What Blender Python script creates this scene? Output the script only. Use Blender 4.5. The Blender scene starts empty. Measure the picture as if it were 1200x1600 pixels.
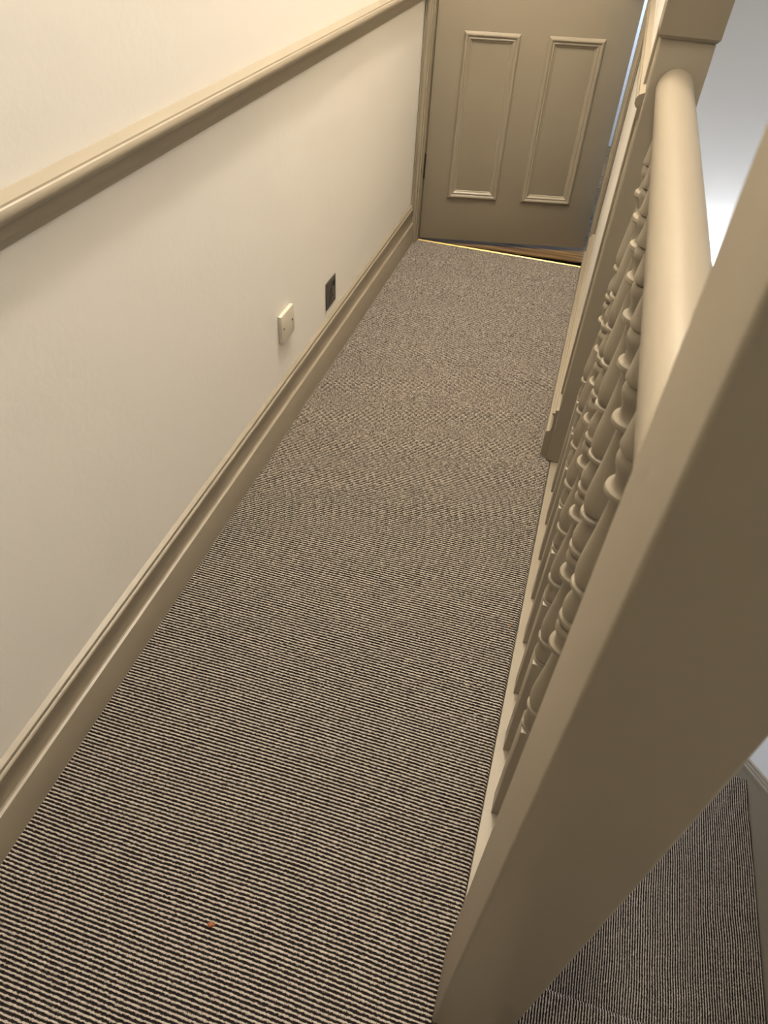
import bpy, bmesh, math, random
from mathutils import Matrix, Vector, noise
random.seed(7)
S = 1.36                       # eye height; every length below is a fraction of it
scn = bpy.context.scene
COL = scn.collection

# ------------------------------------------------------------------ camera
cam_d = bpy.data.cameras.new('camera'); cam = bpy.data.objects.new('camera', cam_d); COL.objects.link(cam)
r = Vector((0.9571, 0.2861, 0.0460)); u = Vector((-0.2313, 0.6589, 0.7157)); f = Vector((-0.1745, 0.6957, -0.6968))
f.normalize(); r = (r - f * r.dot(f)).normalized(); u = r.cross(f)
m = Matrix((r, u, -f)).transposed().to_4x4(); m.translation = Vector((0, 0, S)); cam.matrix_world = m
cam_d.sensor_fit = 'VERTICAL'; cam_d.sensor_height = 36.0; cam_d.sensor_width = 27.0
cam_d.lens = 1085.1 / 1600 * 36
cam_d.clip_start = 0.02
cam_d.dof.use_dof = True; cam_d.dof.focus_distance = 1.75; cam_d.dof.aperture_fstop = 9.0
scn.camera = cam

# ------------------------------------------------------------------ view, world
vs = scn.view_settings
scn.display_settings.display_device = 'sRGB'
vs.view_transform = 'Standard'; vs.look = 'None'; vs.gamma = 1.0; vs.use_curve_mapping = False
vs.exposure = 0.12
w = bpy.data.worlds.new('world'); scn.world = w; w.use_nodes = True
w.node_tree.nodes['Background'].inputs[0].default_value = (0.6, 0.7, 0.9, 1)
w.node_tree.nodes['Background'].inputs[1].default_value = 0.05

# ------------------------------------------------------------------ lights
def point(name, loc, power, color, radius):
    d = bpy.data.lights.new(name, 'POINT'); d.energy = power; d.color = color; d.shadow_soft_size = radius
    o = bpy.data.objects.new(name, d); COL.objects.link(o); o.location = [c * S for c in loc]; return o
def area(name, loc, power, color, sx, sy, direction):
    d = bpy.data.lights.new(name, 'AREA'); d.energy = power; d.color = color; d.shape = 'RECTANGLE'; d.size = sx * S; d.size_y = sy * S
    o = bpy.data.objects.new(name, d); COL.objects.link(o); o.location = [c * S for c in loc]
    o.rotation_euler = Vector(direction).to_track_quat('-Z', 'Y').to_euler(); return o
WARM = (1.0, 0.905, 0.785)
point('ceiling_bulb', (-0.21, 1.50, 2.25), 122, WARM, 0.085)
point('ceiling_bulb', (-0.20, 0.60, 2.35), 44, WARM, 0.085)  # added fill lamp, lifts the far post's front and the near end
area('room_daylight', (0.1, 3.35, 1.0), 16, (0.66, 0.80, 1.0), 0.5, 0.5, (0, 1, -0.5))
area('hall_daylight', (0.43, 2.322, -0.52), 11, (0.70, 0.82, 1.0), 0.34, 0.42, (0, -1, 0))
point('stair_bulb', (0.425, 2.255, 0.040), 7.0, (0.95, 0.97, 1.0), 0.010)

# ------------------------------------------------------------------ materials
def mat(name):
    m = bpy.data.materials.new(name); m.use_nodes = True
    nt = m.node_tree; b = nt.nodes['Principled BSDF']; return m, nt, b
def N(nt, t, **kw):
    n = nt.nodes.new(t)
    for k, v in kw.items(): setattr(n, k, v)
    return n
def noise_bump(nt, b, scales, dist, vary=None):
    """scales: [(scale, detail, strength)]"""
    tc = N(nt, 'ShaderNodeTexCoord'); prev = None
    for sc, det, st in scales:
        n = N(nt, 'ShaderNodeTexNoise'); n.inputs['Scale'].default_value = sc; n.inputs['Detail'].default_value = det
        nt.links.new(tc.outputs['Object'], n.inputs['Vector'])
        bp = N(nt, 'ShaderNodeBump'); bp.inputs['Strength'].default_value = st; bp.inputs['Distance'].default_value = dist
        nt.links.new(n.outputs['Fac'], bp.inputs['Height'])
        if prev: nt.links.new(prev.outputs['Normal'], bp.inputs['Normal'])
        prev = bp
    nt.links.new(prev.outputs['Normal'], b.inputs['Normal'])
    return tc
def paint(name, color, rough, scales, dist, var=0.03):
    m, nt, b = mat(name)
    b.inputs['Roughness'].default_value = rough
    tc = noise_bump(nt, b, scales, dist)
    n = N(nt, 'ShaderNodeTexNoise'); n.inputs['Scale'].default_value = 2.5; n.inputs['Detail'].default_value = 4
    nt.links.new(tc.outputs['Object'], n.inputs['Vector'])
    mx = N(nt, 'ShaderNodeMix', data_type='RGBA')
    mx.inputs[6].default_value = (*[c * (1 - var) for c in color], 1); mx.inputs[7].default_value = (*[min(1, c * (1 + var)) for c in color], 1)
    nt.links.new(n.outputs['Fac'], mx.inputs[0]); nt.links.new(mx.outputs[2], b.inputs['Base Color'])
    return m
WALL = paint('off_white_wall_paint', (0.79, 0.76, 0.70), 0.75, [(9, 3, 0.25), (70, 4, 0.12)], 0.004, 0.015)
STAIRWALL = paint('white_stairwell_paint', (0.80, 0.80, 0.80), 0.8, [(9, 3, 0.2)], 0.003, 0.01)
TAUPE = paint('taupe_satin_paint', (0.290, 0.249, 0.184), 0.38, [(10, 2, 0.06), (90, 1, 0.015)], 0.001)
CEIL = paint('ceiling_paint', (0.82, 0.81, 0.78), 0.9, [(12, 3, 0.1)], 0.002, 0.01)
PLASTIC = paint('cream_plastic', (0.62, 0.57, 0.46), 0.35, [(40, 2, 0.02)], 0.0005, 0.01)
BRONZE = paint('dark_bronze_plate', (0.065, 0.054, 0.043), 0.4, [(60, 2, 0.03)], 0.0005, 0.1)
BLACK = paint('black_insert', (0.006, 0.005, 0.005), 0.5, [(60, 2, 0.02)], 0.0005, 0.1)
STEEL = paint('blued_steel', (0.20, 0.20, 0.21), 0.4, [(60, 2, 0.02)], 0.0005, 0.1); STEEL.node_tree.nodes['Principled BSDF'].inputs['Metallic'].default_value = 1
BRASS = paint('brass', (0.83, 0.58, 0.20), 0.32, [(90, 2, 0.05)], 0.0005, 0.05); BRASS.node_tree.nodes['Principled BSDF'].inputs['Metallic'].default_value = 0.85
CRUMB = paint('orange_brown_crumb', (0.24, 0.075, 0.018), 0.6, [(300, 2, 0.3)], 0.0008, 0.2)

def carpet_material(name, axis):
    """ribbed loop carpet: rows of light loops between rows of dark ones, a row pair every 0.0053 eye heights"""
    m, nt, b = mat(name)
    b.inputs['Roughness'].default_value = 0.95
    b.inputs['Specular IOR Level'].default_value = 0.1
    L = nt.links.new
    tc = N(nt, 'ShaderNodeTexCoord'); sep = N(nt, 'ShaderNodeSeparateXYZ'); L(tc.outputs['Object'], sep.inputs[0])
    A, B = (sep.outputs['Y'], sep.outputs['X']) if axis == 'X' else (sep.outputs['X'], sep.outputs['Y'])
    def math_(op, a, bb=None, c=None):
        n = N(nt, 'ShaderNodeMath', operation=op)
        for i, v in enumerate((a, bb, c)):
            if v is None: continue
            if isinstance(v, (int, float)): n.inputs[i].default_value = v
            else: L(v, n.inputs[i])
        return n.outputs[0]
    # on the risers the rows run on down the face, so height feeds the row axis for the cross-ribbed cut
    # gentle wander of the rows
    nz = N(nt, 'ShaderNodeTexNoise'); nz.inputs['Scale'].default_value = 5.0; nz.inputs['Detail'].default_value = 1.0; L(tc.outputs['Object'], nz.inputs['Vector'])
    wand = math_('MULTIPLY', math_('SUBTRACT', nz.outputs['Fac'], 0.5), 0.012)
    nz2 = N(nt, 'ShaderNodeTexNoise'); nz2.inputs['Scale'].default_value = 230.0; nz2.inputs['Detail'].default_value = 2.0; L(tc.outputs['Object'], nz2.inputs['Vector'])
    wob = math_('MULTIPLY', math_('SUBTRACT', nz2.outputs['Fac'], 0.5), 0.0034)
    if axis == 'X':
        at = N(nt, 'ShaderNodeAttribute'); at.attribute_name = 'row_place'
        a = math_('ADD', at.outputs['Fac'], wob)
    else:
        a = math_('ADD', math_('ADD', A, wand), wob)
    k = 2 * math.pi / (0.00530 * S)
    s = math_('SINE', math_('MULTIPLY', a, k))
    h = math_('MULTIPLY_ADD', s, 0.5, 0.5)
    # loops along a row
    k2 = 2 * math.pi / 0.0034
    row = math_('FLOOR', math_('DIVIDE', a, 0.00265 * S))
    lp = math_('SINE', math_('ADD', math_('MULTIPLY', B, k2), math_('MULTIPLY', row, 1.9)))
    loops = math_('MULTIPLY_ADD', lp, 0.5, 0.5)
    # random dropouts of whole loops
    comb = N(nt, 'ShaderNodeCombineXYZ'); L(math_('MULTIPLY', B, 160.0), comb.inputs[0]); L(math_('MULTIPLY', a, 420.0), comb.inputs[1])
    n3 = N(nt, 'ShaderNodeTexNoise'); n3.inputs['Scale'].default_value = 1.0; n3.inputs['Detail'].default_value = 2.0; L(comb.outputs[0], n3.inputs['Vector'])
    mask = math_('ADD', h, math_('MULTIPLY', math_('SUBTRACT', n3.outputs['Fac'], 0.5), 1.5))
    mask = math_('ADD', mask, math_('MULTIPLY', math_('SUBTRACT', loops, 0.5), 0.22))
    mr = N(nt, 'ShaderNodeMapRange', interpolation_type='SMOOTHSTEP'); L(mask, mr.inputs[0])
    mr.inputs[1].default_value = 0.46; mr.inputs[2].default_value = 0.86
    # yarn tints
    n4 = N(nt, 'ShaderNodeTexNoise'); n4.inputs['Scale'].default_value = 260.0; n4.inputs['Detail'].default_value = 3.0; L(tc.outputs['Object'], n4.inputs['Vector'])
    lt = N(nt, 'ShaderNodeMix', data_type='RGBA'); lt.inputs[6].default_value = (0.33, 0.285, 0.240, 1); lt.inputs[7].default_value = (0.60, 0.53, 0.45, 1)
    L(n4.outputs['Fac'], lt.inputs[0])
    dk = N(nt, 'ShaderNodeMix', data_type='RGBA'); dk.inputs[6].default_value = (0.008, 0.0065, 0.0065, 1); dk.inputs[7].default_value = (0.028, 0.022, 0.021, 1)
    L(n4.outputs['Fac'], dk.inputs[0])
    mx = N(nt, 'ShaderNodeMix', data_type='RGBA'); L(mr.outputs[0], mx.inputs[0]); L(dk.outputs[2], mx.inputs[6]); L(lt.outputs[2], mx.inputs[7])
    L(mx.outputs[2], b.inputs['Base Color'])
    ht = math_('MULTIPLY', h, math_('MULTIPLY_ADD', loops, 0.35, 0.65))
    bp = N(nt, 'ShaderNodeBump'); bp.inputs['Strength'].default_value = 0.30 if axis == 'X' else 0.55; bp.inputs['Distance'].default_value = 0.0022; L(ht, bp.inputs['Height'])
    L(bp.outputs['Normal'], b.inputs['Normal'])
    return m
CARPET = carpet_material('ribbed_carpet_crosswise', 'X')
CARPET_L = carpet_material('ribbed_carpet_lengthwise', 'Y')

def wood_material():
    m, nt, b = mat('old_bare_wood'); L = nt.links.new
    tc = N(nt, 'ShaderNodeTexCoord'); mp = N(nt, 'ShaderNodeMapping'); mp.inputs['Scale'].default_value = (3, 40, 40); L(tc.outputs['Object'], mp.inputs[0])
    n = N(nt, 'ShaderNodeTexNoise'); n.inputs['Scale'].default_value = 1.0; n.inputs['Detail'].default_value = 6; L(mp.outputs[0], n.inputs['Vector'])
    cr = N(nt, 'ShaderNodeValToRGB'); cr.color_ramp.elements[0].position = 0.3; cr.color_ramp.elements[0].color = (0.05, 0.022, 0.008, 1)
    cr.color_ramp.elements[1].position = 0.7; cr.color_ramp.elements[1].color = (0.30, 0.19, 0.075, 1)
    L(n.outputs['Fac'], cr.inputs[0]); L(cr.outputs[0], b.inputs['Base Color']); b.inputs['Roughness'].default_value = 0.6
    bp = N(nt, 'ShaderNodeBump'); bp.inputs['Strength'].default_value = 0.4; bp.inputs['Distance'].default_value = 0.002; L(n.outputs['Fac'], bp.inputs['Height']); L(bp.outputs['Normal'], b.inputs['Normal'])
    return m
WOOD = wood_material()
def emit(name, color, strength):
    m, nt, b = mat(name); b.inputs['Emission Color'].default_value = (*color, 1); b.inputs['Emission Strength'].default_value = strength; return m
GLOW = emit('lit_glass', (0.95, 0.97, 1.0), 40)
GLOWW = emit('lit_warm_glass', (1.0, 0.86, 0.66), 6)

# ------------------------------------------------------------------ helpers
def link(name, bm, material, parent=None, smooth=None):
    me = bpy.data.meshes.new(name)
    bmesh.ops.recalc_face_normals(bm, faces=bm.faces[:])
    bm.to_mesh(me); bm.free()
    me.materials.append(material)
    if smooth:
        for p in me.polygons: p.use_smooth = True
        me.set_sharp_from_angle(angle=math.radians(smooth))
    o = bpy.data.objects.new(name, me); COL.objects.link(o)
    if parent: o.parent = parent
    return o
def tag(o, label=None, cat=None, group=None, kind=None):
    if label: o['label'] = label
    if cat: o['category'] = cat
    if group: o['group'] = group
    if kind: o['kind'] = kind
    return o
def empty(name, loc, label, cat, group=None, rz=0):
    o = bpy.data.objects.new(name, None); COL.objects.link(o); o.location = [c * S for c in loc]; o.rotation_euler = (0, 0, rz)
    o.empty_display_size = 0.05
    return tag(o, label, cat, group)
def box(bm, x0, x1, y0, y1, z0, z1, bev=0, seg=2, xf=None):
    r_ = bmesh.ops.create_cube(bm, size=1.0)
    vs_ = r_['verts']
    for v in vs_:
        v.co = Vector(((x0 + x1) / 2 + v.co.x * (x1 - x0), (y0 + y1) / 2 + v.co.y * (y1 - y0), (z0 + z1) / 2 + v.co.z * (z1 - z0))) * S
    if bev:
        es = list({e for v in vs_ for e in v.link_edges})
        rr = bmesh.ops.bevel(bm, geom=es, offset=bev * S, segments=seg, profile=0.5, affect='EDGES')
        vs_ = list({v for v in vs_ if v.is_valid} | set(rr['verts']))
    if xf:
        for v in vs_: v.co = xf @ v.co
    return vs_
def BM(): return bmesh.new()
def box_obj(name, dims, material, parent=None, bev=0, smooth=None, seg=2):
    bm = BM(); box(bm, *dims, bev=bev, seg=seg); return link(name, bm, material, parent, smooth or (40 if bev else None))
def extrude_y(bm, prof, y0, y1):
    """closed (x,z) profile run along y"""
    a = [bm.verts.new((x * S, y0 * S, z * S)) for x, z in prof]; b_ = [bm.verts.new((x * S, y1 * S, z * S)) for x, z in prof]
    n = len(prof)
    for i in range(n): bm.faces.new((a[i], a[(i + 1) % n], b_[(i + 1) % n], b_[i]))
    bm.faces.new(a[::-1]); bm.faces.new(b_)
def extrude_z(bm, prof, z0, z1):
    a = [bm.verts.new((x * S, y * S, z0 * S)) for x, y in prof]; b_ = [bm.verts.new((x * S, y * S, z1 * S)) for x, y in prof]
    n = len(prof)
    for i in range(n): bm.faces.new((a[i], a[(i + 1) % n], b_[(i + 1) % n], b_[i]))
    bm.faces.new(a[::-1]); bm.faces.new(b_)
def extrude_x(bm, prof, x0, x1):
    a = [bm.verts.new((x0 * S, y * S, z * S)) for y, z in prof]; b_ = [bm.verts.new((x1 * S, y * S, z * S)) for y, z in prof]
    n = len(prof)
    for i in range(n): bm.faces.new((a[i], a[(i + 1) % n], b_[(i + 1) % n], b_[i]))
    bm.faces.new(a[::-1]); bm.faces.new(b_)
def arc(cx, cy, r_, a0, a1, n):
    return [(cx + r_ * math.cos(math.radians(a0 + (a1 - a0) * i / n)), cy + r_ * math.sin(math.radians(a0 + (a1 - a0) * i / n))) for i in range(n + 1)]
def lathe(bm, prof, cx=0, cy=0, seg=40):
    """prof: (radius, z) from bottom to top"""
    rings = []
    for r_, z in prof:
        rings.append([bm.verts.new(((cx + r_ * math.cos(2 * math.pi * i / seg)) * S, (cy + r_ * math.sin(2 * math.pi * i / seg)) * S, z * S)) for i in range(seg)])
    for a, b_ in zip(rings, rings[1:]):
        for i in range(seg): bm.faces.new((a[i], a[(i + 1) % seg], b_[(i + 1) % seg], b_[i]))
    bm.faces.new(rings[0][::-1]); bm.faces.new(rings[-1])
def struct(name, dims_list, material, bev=0):
    bm = BM()
    for d in dims_list: box(bm, *d, bev=bev)
    return tag(link(name, bm, material), kind='structure')

# ------------------------------------------------------------------ room shell
XL = -0.553                     # left wall face
CEI = 2.6
YE = 2.33                       # end wall face
LOW = -1.75
XP = 0.0525                     # face of the partition towards the landing
XN = 0.0892                     # line of newels, balusters and handrail
NX0, NX1 = 0.0497, 0.1290
XR = 0.760                      # stairwell wall
struct('wall_left', [(XL - 0.08, XL, -2.6, YE + 0.09, -0.2, CEI)], WALL)
struct('wall_back', [(XL - 0.08, XR + 0.08, -2.68, -2.6, LOW, CEI)], WALL)
struct('wall_end', [(-0.90, -0.5335, YE, YE + 0.09, -0.2, CEI), (0.0395, 0.129, YE, YE + 0.09, -0.2, CEI), (-0.5335, 0.0395, YE, YE + 0.09, 1.475, CEI)], WALL)
struct('wall_stairwell_end', [(0.129, XR + 0.08, YE, YE + 0.09, LOW, CEI)], STAIRWALL)
struct('wall_right', [(XP, 0.124, 1.362, YE, -0.005, CEI)], WALL)
struct('wall_stairwell', [(XR, XR + 0.08, -2.6, YE, LOW, CEI)], STAIRWALL)
struct('wall_under_landing', [(0.055, 0.124, -0.318, YE, LOW, -0.16)], STAIRWALL)
struct('ceiling', [(-0.90, XR + 0.08, -2.68, 3.90, CEI, CEI + 0.06)], CEIL)
struct('floor', [(XL, 0.058, -2.6, YE + 0.012, -0.16, -0.008), (0.058, XR, -2.6, -0.318, -0.16, -0.008)], WOOD)
struct('floor_hall', [(0.124, XR, -2.6, YE, LOW - 0.05, LOW)], WOOD)
# the room beyond the door
struct('floor_void_shade', [(-0.89, 0.42, YE + 0.0125, 3.82, -0.17, -0.16)], BLACK)  # black slab standing in for the darkness below the boards
bm = BM()
def board(ya, yb, yc_, yd, z1=-0.012):
    """one board from left end (ya..yb) to right end (yc..yd)"""
    vs_ = [bm.verts.new(Vector(c) * S) for zz in (z1 - 0.005, z1) for c in ((-0.89, ya, zz), (0.42, yc_, zz), (0.42, yd, zz), (-0.89, yb, zz))]
    q = vs_
    for f4 in ((0, 1, 2, 3), (4, 5, 6, 7), (0, 1, 5, 4), (1, 2, 6, 5), (2, 3, 7, 6), (3, 0, 4, 7)): bm.faces.new([q[k] for k in f4])
board(2.345, 2.452, 2.440, 2.452)
for i in range(8): board(2.455 + i * 0.165, 2.617 + i * 0.165, 2.455 + i * 0.165, 2.617 + i * 0.165)
tag(link('floor_room', bm, WOOD, smooth=30), kind='structure')
struct('wall_room', [(-0.97, -0.89, YE + 0.09, 3.9, -0.1, CEI), (0.42, 0.50, YE + 0.09, 3.9, -0.1, CEI), (-0.97, 0.50, 3.82, 3.9, -0.1, CEI)], STAIRWALL)

bm = BM()
for d in ((0.250, 0.262, 2.312, YE - 0.0003, -0.745, -0.295), (0.598, 0.610, 2.312, YE - 0.0003, -0.745, -0.295), (0.262, 0.598, 2.312, YE - 0.0003, -0.307, -0.295), (0.262, 0.598, 2.306, YE - 0.0003, -0.745, -0.733)):
    box(bm, *d, bev=0.001, seg=1)
tag(link('window_1', bm, STAIRWALL), kind='structure')

# skirting boards
def skirt_profile(xw, s):
    # xw: wall face; s: +1 when the board stands to the +x side of that face
    p = [(0, -0.006), (0.014, -0.006), (0.014, 0.0675), (0.0135, 0.0690), (0.0095, 0.0702), (0.0078, 0.0725), (0.0066, 0.080), (0.0064, 0.092), (0.0070, 0.104),
         (0.0085, 0.112)] + [(0.0088 + 0.0024 * math.cos(math.radians(a)), 0.1160 + 0.0030 * math.sin(math.radians(a))) for a in (-70, -35, 0, 35, 70)] + \
        [(0.0068, 0.1196), (0.0064, 0.1212), (0.0066, 0.1226), (0.0078, 0.1240), (0.0070, 0.1262), (0.0, 0.1295)]
    return [(xw + s * a, b_) for a, b_ in p]
bm = BM(); extrude_y(bm, skirt_profile(XL, 1), -2.6, 2.300)
tag(link('baseboard_left', bm, TAUPE, smooth=25), kind='structure')
bm = BM(); extrude_y(bm, [(x, z) for x, z in [(XP - (XL * 0 + a) * 1.35, b_) for a, b_ in [(q[0] - XL, q[1]) for q in skirt_profile(XL, 1)]]], 1.297, 2.300)
tag(link('baseboard_right', bm, TAUPE, smooth=25), kind='structure')

# dado rails
def dado_profile(xw, s):
    p = [(0, 0.685), (0.0042, 0.685), (0.0046, 0.6925), (0.0085, 0.6945), (0.0092, 0.7000), (0.0112, 0.7060), (0.0122, 0.7100), (0.0165, 0.7110)]
    p += [(0.0155 + 0.0055 * math.cos(math.radians(a)), 0.7195 + 0.0075 * math.sin(math.radians(a))) for a in (-75, -45, -20, 5, 30, 55, 78)]
    p += [(0.0160, 0.7262), (0.0152, 0.7285), (0.0, 0.7335)]
    return [(xw + s * a, b_) for a, b_ in p]
bm = BM(); extrude_y(bm, dado_profile(XL, 1), -2.6, 2.312)
tag(link('trim_1', bm, TAUPE, smooth=25), kind='structure')
bm = BM(); extrude_y(bm, dado_profile(XP, -0.72), 1.300, 2.312)
tag(link('trim_2', bm, TAUPE, smooth=25), kind='structure')

# architraves and door lining
def arch(name, x_in, x_out, z1):
    # plan profile, in: the edge by the door opening
    d = x_out - x_in
    q = [(0, YE), (0, 2.318), (0.04, 2.315), (0.22, 2.315), (0.26, 2.311), (0.30, 2.3095), (0.52, 2.3075), (0.60, 2.304), (0.66, 2.3025), (0.74, 2.304), (0.78, 2.301), (0.86, 2.299), (0.95, 2.301), (1, 2.306), (1, YE)]
    bm = BM(); extrude_z(bm, [(x_in + d * a, b_) for a, b_ in q], -0.006, z1)
    return tag(link(name, bm, TAUPE, smooth=25), kind='structure')
arch('trim_3', -0.5305, -0.5530, 1.50)
arch('trim_4', 0.0350, 0.0525, 1.50)
bm = BM(); extrude_x(bm, [(YE, 1.466), (2.318, 1.466), (2.309, 1.474), (2.303, 1.485), (2.301, 1.498), (2.306, 1.50), (YE, 1.50)], -0.5305, 0.0350)
tag(link('trim_5', bm, TAUPE, smooth=25), kind='structure')
bm = BM()
box(bm, -0.5335, -0.5290, YE - 0.001, YE + 0.091, -0.014, 1.475)
box(bm, 0.0350, 0.0395, YE - 0.001, YE + 0.091, -0.014, 1.475)
box(bm, -0.5290, 0.0350, YE - 0.001, YE + 0.091, 1.468, 1.475)
tag(link('trim_6', bm, TAUPE), kind='structure')

# ------------------------------------------------------------------ door, standing ajar
TH = math.radians(14)
door = bpy.data.objects.new('door_1', None); COL.objects.link(door); door.location = (-0.5275 * S, 2.348 * S, 0); door.rotation_euler = (0, 0, TH)
tag(door, kind='structure')
DW = 0.5735
DZ0, DZ1 = 0.002, 1.455
PX = [(0.0835, 0.2475), (0.3285, 0.4925)]
PZ = [(0.144, 0.610), (0.760, 1.370)]
bm = BM()
# stiles and rails round slightly sunk panels: a grid of boxes
box(bm, 0.002, DW, 0.004, 0.030, DZ0, DZ1, bev=0.0012, seg=2)
link('leaf', bm, TAUPE, door, 30)
def frame_mould(u0, u1, z0, z1):
    # bolection moulding: profile (inset from outer edge, height towards the viewer = -y)
    prof = [(0.0, 0.0), (0.0, 0.0035), (0.0018, 0.0055), (0.0045, 0.0090), (0.0080, 0.0100), (0.0110, 0.0085), (0.0130, 0.0060), (0.0145, 0.0058), (0.0165, 0.0070), (0.0185, 0.0062), (0.0215, 0.0030), (0.0245, 0.0022), (0.0262, 0.0), ]
    bm = BM(); loops = []
    for ins, h in prof:
        loops.append([bm.verts.new((a * S, (0.0042 - h) * S, c * S)) for a, c in ((u0 + ins, z0 + ins), (u1 - ins, z0 + ins), (u1 - ins, z1 - ins), (u0 + ins, z1 - ins))])
    for a, b_ in zip(loops, loops[1:]):
        for i in range(4): bm.faces.new((a[i], a[(i + 1) % 4], b_[(i + 1) % 4], b_[i]))
    a, b_ = loops[-1], loops[0]
    for i in range(4): bm.faces.new((a[i], a[(i + 1) % 4], b_[(i + 1) % 4], b_[i]))
    return link('panel_moulding', bm, TAUPE, door, 20)
for u0, u1 in PX:
    for z0, z1 in PZ: frame_mould(u0, u1, z0, z1)
bm = BM(); lathe(bm, [(0.004, 0), (0.018, 0.001), (0.018, 0.004), (0.007, 0.008), (0.006, 0.020), (0.014, 0.026), (0.019, 0.034), (0.018, 0.042), (0.010, 0.047), (0.002, 0.048)], seg=28)
for v in bm.verts: v.co = Vector((v.co.x + 0.535 * S, 0.004 * S - v.co.z, v.co.y + 0.79 * S))
link('door_knob', bm, BRASS, door, 35)
for z in (0.20, 1.22):
    bm = BM(); box(bm, -0.0012, 0.0020, 0.000, 0.016, z, z + 0.075, bev=0.0004, seg=1)
    lathe(bm, [(0.0022, z), (0.0022, z + 0.075)], 0.0003, -0.0002, 12)
    tag(link('hinge', bm, BLACK, door, 30), 'black painted hinge')

# brass carpet bar and old boards in the doorway
thr = empty('threshold_strip', (0, 2.342, 0), 'thin shiny brass strip ending the carpet under the door', 'threshold strip')
bm = BM(); extrude_x(bm, [(-0.0036, -0.004), (-0.0036, -0.001), (-0.0022, 0.0012), (0.0002, 0.0020), (0.0022, 0.0010), (0.0030, -0.001), (0.0030, -0.012), (-0.001, -0.012)], -0.527, 0.034)
link('bar', bm, BRASS, thr, 40)
for x in (-0.46, -0.25, -0.04):
    bm = BM(); lathe(bm, [(0.0016, 0.0012), (0.0016, 0.0021), (0.0008, 0.0024)], x, 0, 12); link('screw', bm, BRASS, thr, 40)

# ------------------------------------------------------------------ landing carpet
XE = 0.0605
PER = 0.00530
AMP = 0.0016
def wander(x, y):
    return 0.0045 * noise.noise((x * 2.2, y * 2.2, 3.1)) + 0.0009 * noise.noise((x * 11.0, y * 11.0, 7.7))
def carpet_mesh():
    cols = [XL + 0.004 + i * (XE - 0.010 - XL - 0.004) / 34 for i in range(35)]
    roll = [(XE - 0.006 + 0.006 * math.sin(math.radians(q)), -0.006 + 0.006 * math.cos(math.radians(q))) for q in (0, 20, 40, 60, 78, 90)] + [(XE, -0.0078)]
    cols = [(c, 0.0) for c in cols] + roll
    def limit(y):
        if 0.1895 < y < 0.2745: return NX0 - 0.0002
        if y > 1.2965: return XP - 0.012
        if y > 1.2825: return NX0 - 0.0002
        return None
    ys = [-2.59 + 0.30 * i for i in range(9)] + [0.05 + i * PER / 8 for i in range(int((2.338 - 0.05) / (PER / 8)))] + [2.339]
    verts, faces, att = [], [], []
    for y in ys:
        lim = limit(y)
        fine = y >= 0.05
        for x, dz in cols:
            p = y + (wander(x * S, y * S) if fine else 0.0)
            h = 0.5 + 0.5 * math.sin(2 * math.pi * p / PER)
            z = dz - (AMP * (1 - h ** 0.8) if fine else 0.0)
            if lim is not None and x > lim: x = lim; z = min(z, 0) if dz > -0.001 else z * 0 - 0.004
            verts.append((x * S, y * S, z * S)); att.append(p * S)
    n = len(cols)
    for j in range(len(ys) - 1):
        for i in range(n - 1): faces.append((j * n + i, j * n + i + 1, (j + 1) * n + i + 1, (j + 1) * n + i))
    # the part of the landing behind the stair head
    k = len(verts)
    for x, y in ((XE, -2.59), (XR - 0.004, -2.59), (XR - 0.004, -0.318), (XE, -0.318)): verts.append((x * S, y * S, 0)); att.append(y * S)
    faces.append((k, k + 1, k + 2, k + 3))
    me = bpy.data.meshes.new('fitted_carpet'); me.from_pydata(verts, [], faces)
    a_ = me.attributes.new('row_place', 'FLOAT', 'POINT'); a_.data.foreach_set('value', att)
    me.materials.append(CARPET); me.update()
    for p_ in me.polygons: p_.use_smooth = True
    o = bpy.data.objects.new('fitted_carpet', me); COL.objects.link(o); return o
tag(carpet_mesh(), 'grey brown ribbed loop carpet covering the whole landing floor', 'carpet')

# ------------------------------------------------------------------ edge board under the balusters
bm = BM()
extrude_y(bm, [(XE + 0.0002, -0.0150), (XE + 0.0002, -0.0030), (XE + 0.0010, -0.0018), (0.1250, -0.0018), (0.1262, -0.0030), (0.1262, -0.0145), (0.1255, -0.158), (0.1242, -0.158), (0.1242, -0.0150)], -0.317, YE - 0.001)
landing_edge = tag(link('landing_edge_board', bm, TAUPE, smooth=30), 'taupe painted board along the landing edge carrying the balusters', 'board')

# ------------------------------------------------------------------ newel posts
def newel(y0, y1, label, z0, z1, kind):
    t = empty('newel_post', (XN, (y0 + y1) / 2, 0), label, 'newel post')
    oy = (y0 + y1) / 2
    bm = BM(); box(bm, NX0 - XN, NX1 - XN, y0 - oy, y1 - oy, z0, z1, bev=0.0032, seg=4); link('shaft', bm, TAUPE, t, 50)
    return t
near = newel(0.190, 0.274, 'big square taupe post close up in the right foreground', -0.0017, 1.0, 0)
bm = BM(); box(bm, -0.0455, 0.0455, -0.0455, 0.0455, 1.0, 1.012, bev=0.004, seg=3); box(bm, -0.036, 0.036, -0.036, 0.036, 1.012, 1.022, bev=0.006, seg=3)
lathe(bm, [(0.016, 1.020), (0.016, 1.026), (0.012, 1.030), (0.020, 1.040), (0.030, 1.055), (0.033, 1.070), (0.030, 1.085), (0.018, 1.098), (0.004, 1.102)], seg=40)
link('cap', bm, TAUPE, near, 40)
far = newel(1.283, 1.362, 'taupe square post at the wall end where the handrail stops', -0.0017, 0.8065, 1)
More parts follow.
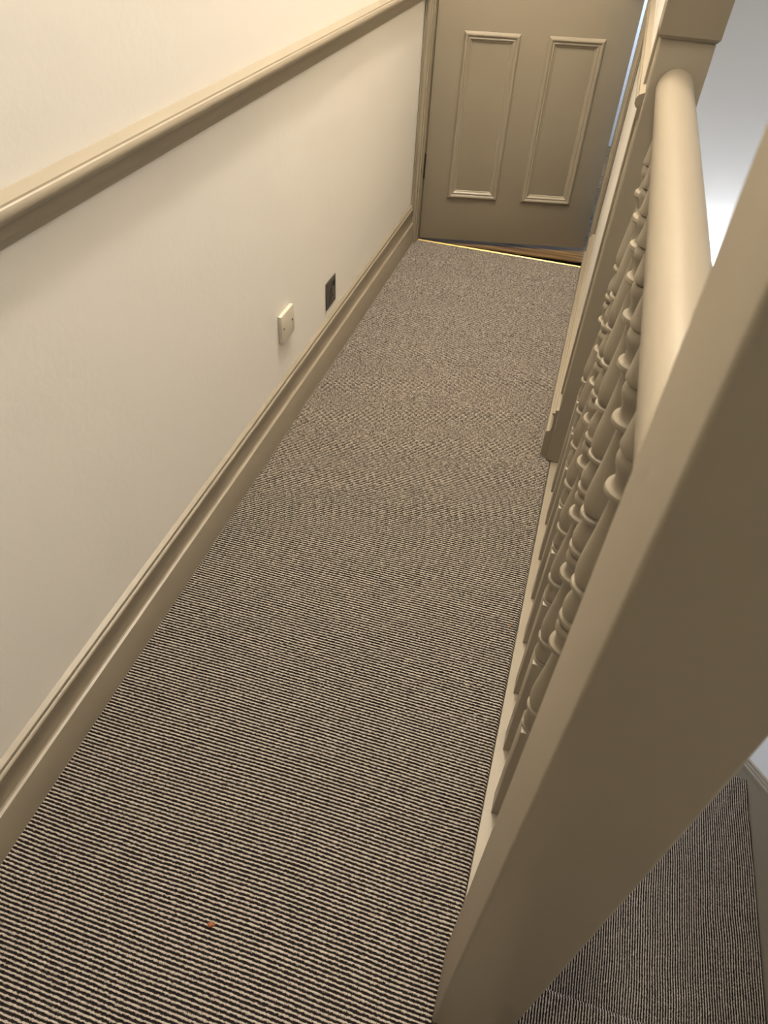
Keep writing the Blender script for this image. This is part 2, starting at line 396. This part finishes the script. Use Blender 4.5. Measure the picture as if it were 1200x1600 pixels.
# boxed head of the far post, leaned out as it rises to darken its front
bm = BM()
zs = [0.8065, 0.812, CEI]
hy = 0.0395
def ring(z, e, ey): return [(-0.0397 - e, -hy - ey, z), (0.0397 + e, -hy - ey, z), (0.0397 + e, hy, z), (-0.0397 - e, hy, z)]
rs = [ring(0.8065, 0.0005, 0.0), ring(0.812, 0.0040, 0.006), ring(CEI, 0.0040, 0.42)]
vv = [[bm.verts.new(Vector(c) * S) for c in q] for q in rs]
for a, b_ in zip(vv, vv[1:]):
    for i in range(4): bm.faces.new((a[i], a[(i + 1) % 4], b_[(i + 1) % 4], b_[i]))
bm.faces.new(vv[0][::-1]); bm.faces.new(vv[-1])
link('post_head', bm, TAUPE, far)
# scribing bead that closes the joint between far post and wall
bm = BM(); extrude_z(bm, [(XP, 1.362), (0.0462, 1.362), (0.0452, 1.366), (0.0455, 1.380), (0.0475, 1.386), (XP, 1.388)], 0.1295, CEI)
tag(link('trim_7', bm, TAUPE, smooth=30), kind='structure')

# ------------------------------------------------------------------ handrail
bm = BM()
ys = [0.2745, 1.2825]
R_ = 0.0268; ZC = 0.7450; seg = 48
rings = []
for y in ys:
    rings.append([bm.verts.new(((XN + R_ * math.cos(2 * math.pi * i / seg)) * S, y * S, (ZC + max(-0.0205, R_ * math.sin(2 * math.pi * i / seg))) * S)) for i in range(seg)])
for i in range(seg): bm.faces.new((rings[0][i], rings[0][(i + 1) % seg], rings[1][(i + 1) % seg], rings[1][i]))
bm.faces.new(rings[0][::-1]); bm.faces.new(rings[1])
tag(link('handrail', bm, TAUPE, smooth=35), 'rounded taupe handrail running between the two square posts', 'handrail')

# ------------------------------------------------------------------ balusters
prof = [(0.0150, 0.2320), (0.0158, 0.2325), (0.0166, 0.2335), (0.0168, 0.2350), (0.0160, 0.2366), (0.0136, 0.2372), (0.0136, 0.2390),
        (0.0160, 0.2410), (0.0166, 0.2445), (0.0165, 0.2490), (0.0157, 0.2550), (0.0143, 0.2610), (0.0130, 0.2655), (0.0125, 0.2690), (0.0126, 0.2705),
        (0.0165, 0.2715), (0.0183, 0.2735), (0.0186, 0.2760), (0.0180, 0.2785), (0.0160, 0.2798), (0.0140, 0.2808),
        (0.0163, 0.2830), (0.0175, 0.2880), (0.0181, 0.2950), (0.0180, 0.3030), (0.0170, 0.3150), (0.0154, 0.3300), (0.0136, 0.3480), (0.0120, 0.3660), (0.0111, 0.3800), (0.0110, 0.3880), (0.0118, 0.3925), (0.0130, 0.3945),
        (0.0165, 0.3955), (0.0187, 0.3980), (0.0190, 0.4005), (0.0184, 0.4035), (0.0160, 0.4052), (0.0148, 0.4065), (0.0138, 0.4100), (0.0140, 0.4150), (0.0158, 0.4200), (0.0174, 0.4245), (0.0178, 0.4290), (0.0172, 0.4330), (0.0154, 0.4358),
        (0.0130, 0.4364), (0.0130, 0.4388), (0.0160, 0.4400), (0.0180, 0.4425), (0.0185, 0.4455), (0.0180, 0.4485), (0.0162, 0.4505), (0.0145, 0.4514),
        (0.0166, 0.4535), (0.0176, 0.4580), (0.0178, 0.4630), (0.0170, 0.4700), (0.0150, 0.4780), (0.0130, 0.4850), (0.0122, 0.4900), (0.0124, 0.4922),
        (0.0165, 0.4932), (0.0184, 0.4952), (0.0187, 0.4975), (0.0180, 0.4998), (0.0160, 0.5010), (0.0142, 0.5018),
        (0.0165, 0.5045), (0.0177, 0.5100), (0.0182, 0.5170), (0.0180, 0.5240), (0.0168, 0.5380), (0.0150, 0.5550), (0.0133, 0.5730), (0.0120, 0.5900), (0.0113, 0.6020), (0.0113, 0.6080), (0.0122, 0.6120), (0.0134, 0.6135),
        (0.0168, 0.6145), (0.0188, 0.6170), (0.0190, 0.6195), (0.0184, 0.6222), (0.0160, 0.6242), (0.0146, 0.6258), (0.0136, 0.6295), (0.0138, 0.6350), (0.0156, 0.6420), (0.0173, 0.6470), (0.0179, 0.6520), (0.0173, 0.6565), (0.0152, 0.6598),
        (0.0125, 0.6606), (0.0127, 0.6622), (0.0182, 0.6630), (0.0187, 0.6648), (0.0176, 0.6720), (0.0162, 0.6860), (0.0148, 0.7000), (0.0140, 0.7120), (0.0138, 0.7275)]
b_edge = [0.3530, 0.456, 0.558, 0.661, 0.766, 0.870, 0.973, 1.076, 1.181]
labels = ['turned taupe baluster tucked right behind the big foreground post, hardly showing',
          'turned taupe baluster emerging from behind the big foreground post, lowest in view',
          'turned taupe baluster next beyond the one half hidden by the foreground post',
          'turned taupe baluster third out from the foreground post, left of the handrail',
          'turned taupe baluster midway between the two square posts',
          'turned taupe baluster just beyond the middle one, towards the door',
          'turned taupe baluster third before the far post, its foot by the skirting corner',
          'turned taupe baluster last but one before the far square post',
          'turned taupe baluster farthest from the viewer, against the far square post']
proto = empty('turned_baluster', (XN, b_edge[0] + 0.0157, 0), labels[0], 'baluster', 'turned balusters under the handrail')
bm = BM(); box(bm, -0.0160, 0.0160, -0.0160, 0.0160, -0.0025, 0.2320, bev=0.0007, seg=2); link('base_block', bm, TAUPE, proto, 50)
bm = BM(); lathe(bm, [(r_ * 1.03, z_) for r_, z_ in prof], seg=44); link('turned_shaft', bm, TAUPE, proto, 32)
parts = list(proto.children)
for i, y in enumerate(b_edge[1:], 1):
    c = proto.copy(); COL.objects.link(c); c.location = (XN * S, (y + 0.0157) * S, 0); c['label'] = labels[i]; c.rotation_euler = (0, 0, 0)
    for ch in parts:
        d = ch.copy(); COL.objects.link(d); d.parent = c

# ------------------------------------------------------------------ stair flight down beside the landing
OX, OY, OZ = 0.43, 0.74, -0.70
SX1 = 0.7420
st = empty('staircase', (OX, OY, OZ), 'carpeted stairs with a square half landing going down beside the banister', 'staircase')
def step(name, y0, y1, z, parent, x0=0.1265, x1=SX1, depth=0.13):
    R0 = 0.012
    prof_ = [(y0 - OY, z - OZ)] + [(y1 - R0 - OY + R0 * math.sin(math.radians(a)), z - R0 - OZ + R0 * math.cos(math.radians(a))) for a in range(0, 181, 15)]
    prof_ += [(y1 - 0.011 - OY, z - 0.028 - OZ), (y1 - 0.011 - OY, z - depth - OZ), (y0 - OY, z - depth - OZ)]
    bm = BM(); extrude_x(bm, prof_, x0 - OX, x1 - OX)
    return link(name, bm, CARPET_L, parent, 35)
yy = [-0.306, -0.126, 0.054, 0.234, 0.4135]
for i, y in enumerate(yy[1:], 1): step('tread', yy[i - 1] - 0.0105, y, -0.14 * i, st, depth=0.1395)
step('riser', -0.3175, -0.306, -0.0005, st, depth=0.139)
step('half_landing', 0.4135 - 0.0105, 1.066, -0.70, st, depth=0.1395)
z, y = -0.700, 1.066
while z > LOW + 0.145 and y < YE - 0.18:
    z -= 0.1412; step('tread', y - 0.0105, y + 0.163, z, st, depth=0.1405); y += 0.163
# wall string with its moulding
def zl(y): return -0.727 - 0.86 * (y - 1.129)
ylev = 1.129 - (0.727 - 0.592) / 0.86
top_line = [(-0.317, 0.11), (-0.25, 0.10), (0.414, -0.46), (0.56, -0.592), (ylev, -0.592), (YE - 0.01, zl(YE - 0.01))]
low_line = [(YE - 0.01, zl(YE - 0.01) - 0.30), (1.0, -0.95), (0.40, -0.95), (-0.317, -0.40)]
bm = BM(); extrude_x(bm, [(a - OY, b_ - OZ) for a, b_ in top_line + low_line], SX1 + 0.0012 - OX, XR - 0.0005 - OX); link('wall_string', bm, TAUPE, st)
bm = BM()
for dz0, dz1, x0 in ((-0.008, 0.0015, SX1 - 0.0010), (0.0015, 0.0100, SX1 + 0.0045), (0.0100, 0.0190, SX1 + 0.0090)):
    pr = [(a - OY, b_ + dz0 - OZ) for a, b_ in top_line] + [(a - OY, b_ + dz1 - OZ) for a, b_ in top_line[::-1]]
    extrude_x(bm, pr, x0 - OX, XR - 0.0005 - OX)
link('string_moulding', bm, TAUPE, st)

# ------------------------------------------------------------------ plates on the left wall
pl = empty('blank_plate', (XL, 1.2305, 0.2485), 'cream square blanking plate with two screws on the white wall', 'wall plate')
hy_, hz_ = 0.0315 * 1.05, 0.0315
bm = BM(); box(bm, 0.0002, 0.0088, -hy_, hy_, -hz_, hz_, bev=0.0009, seg=3); link('plate', bm, PLASTIC, pl, 45)
for y in (-0.0225, 0.0225):
    bm = BM(); box(bm, 0.0086, 0.0091, y - 0.0022, y + 0.0022, -0.0022, 0.0022, bev=0.0003, seg=1); tag(link('screw', bm, BLACK, pl), 'dark screw head')
so = empty('electric_socket', (XL, 1.5145, 0.1870), 'small dark bronze electric socket low on the white wall', 'socket')
bm = BM(); box(bm, 0.0002, 0.0028, -0.0335, 0.0335, -0.0345, 0.0345, bev=0.0006, seg=2); link('plate', bm, BRONZE, so, 45)
bm = BM(); box(bm, 0.0026, 0.0030, -0.0150, 0.0190, -0.0220, 0.0080, bev=0.0002, seg=1)
link('socket_face', bm, BRONZE, so, 45)
for y, z, a, b_ in ((0.0015, 0.0045, 0.0030, 0.0060), (-0.0085, -0.0115, 0.0046, 0.0034), (0.0115, -0.0115, 0.0046, 0.0034)):
    bm = BM(); box(bm, 0.0029, 0.0032, y - a, y + a, z - b_, z + b_); link('pin_slot', bm, BLACK, so)
bm = BM(); box(bm, 0.0027, 0.0046, 0.0165, 0.0250, 0.0095, 0.0215, bev=0.0006, seg=2); tag(link('rocker_switch', bm, BLACK, so, 45), 'black switch rocker')
for y in (-0.0255, 0.0275):
    bm = BM(); lathe(bm, [(0.0014, 0), (0.0014, 0.0004), (0.0007, 0.0006)], seg=12)
    for v in bm.verts: v.co = Vector((0.0028 * S + v.co.z, y * S + v.co.x, v.co.y))
    tag(link('screw', bm, STEEL, so, 45), 'steel screw head')

# ------------------------------------------------------------------ lamps
for ly, lab in ((1.50, 'round ceiling light over the landing, the one nearer the door'), (0.60, 'added unseen round ceiling light over the landing, the one nearer the foreground post')):
    cl = empty('ceiling_light', (-0.20, ly, CEI), lab, 'light', 'ceiling lights over the landing')  # the fixture nearer the foreground post is added to go with the fill lamp
    bm = BM(); lathe(bm, [(0.055, -0.012), (0.060, -0.008), (0.060, 0.0)], seg=40); link('base', bm, PLASTIC, cl, 40)
    bm = BM(); lathe(bm, [(0.004, -0.060), (0.025, -0.055), (0.042, -0.042), (0.050, -0.025), (0.052, -0.012)], seg=40); link('glass_shade', bm, GLOWW, cl, 40)
wl = empty('wall_light', (0.425, YE, 0.040), 'tiny bright white lamp glimpsed between handrail and foreground post', 'light')
bm = BM(); lathe(bm, [(0.007, 0.0), (0.007, 0.003), (0.004, 0.006), (0.004, 0.013)], seg=24)
for v in bm.verts: v.co = Vector((v.co.x, -v.co.z, v.co.y))
link('lamp_holder', bm, PLASTIC, wl, 40)
bm = BM(); lathe(bm, [(0.0015, 0.013), (0.0040, 0.0145), (0.0055, 0.018), (0.0055, 0.021), (0.0035, 0.0245), (0.0008, 0.026)], seg=24)
for v in bm.verts: v.co = Vector((v.co.x, -v.co.z, v.co.y))
link('bulb', bm, GLOW, wl, 60)

# ------------------------------------------------------------------ crumbs on the carpet
def crumb(x, y, size, label, rot):
    bm = BM(); bmesh.ops.create_icosphere(bm, subdivisions=2, radius=size * S)
    for v in bm.verts:
        v.co.z *= 0.35; v.co.y *= 0.75
        v.co *= 1 + random.uniform(-0.18, 0.18)
        v.co.z = v.co.z + 0.15 * abs(v.co.x)
    o = link('crumb', bm, CRUMB, smooth=60); o.location = (x * S, y * S, size * 0.30 * S); o.rotation_euler = (0.1, 0.15, rot)
    return tag(o, label, 'crumb', 'crumbs on the carpet')
crumb(-0.2427, 0.2054, 0.0048, 'orange brown crumb on the carpet near the lower edge', 0.4)
crumb(0.0455, 0.7935, 0.0028, 'tiny reddish crumb near the right edge of the carpet', 1.2)
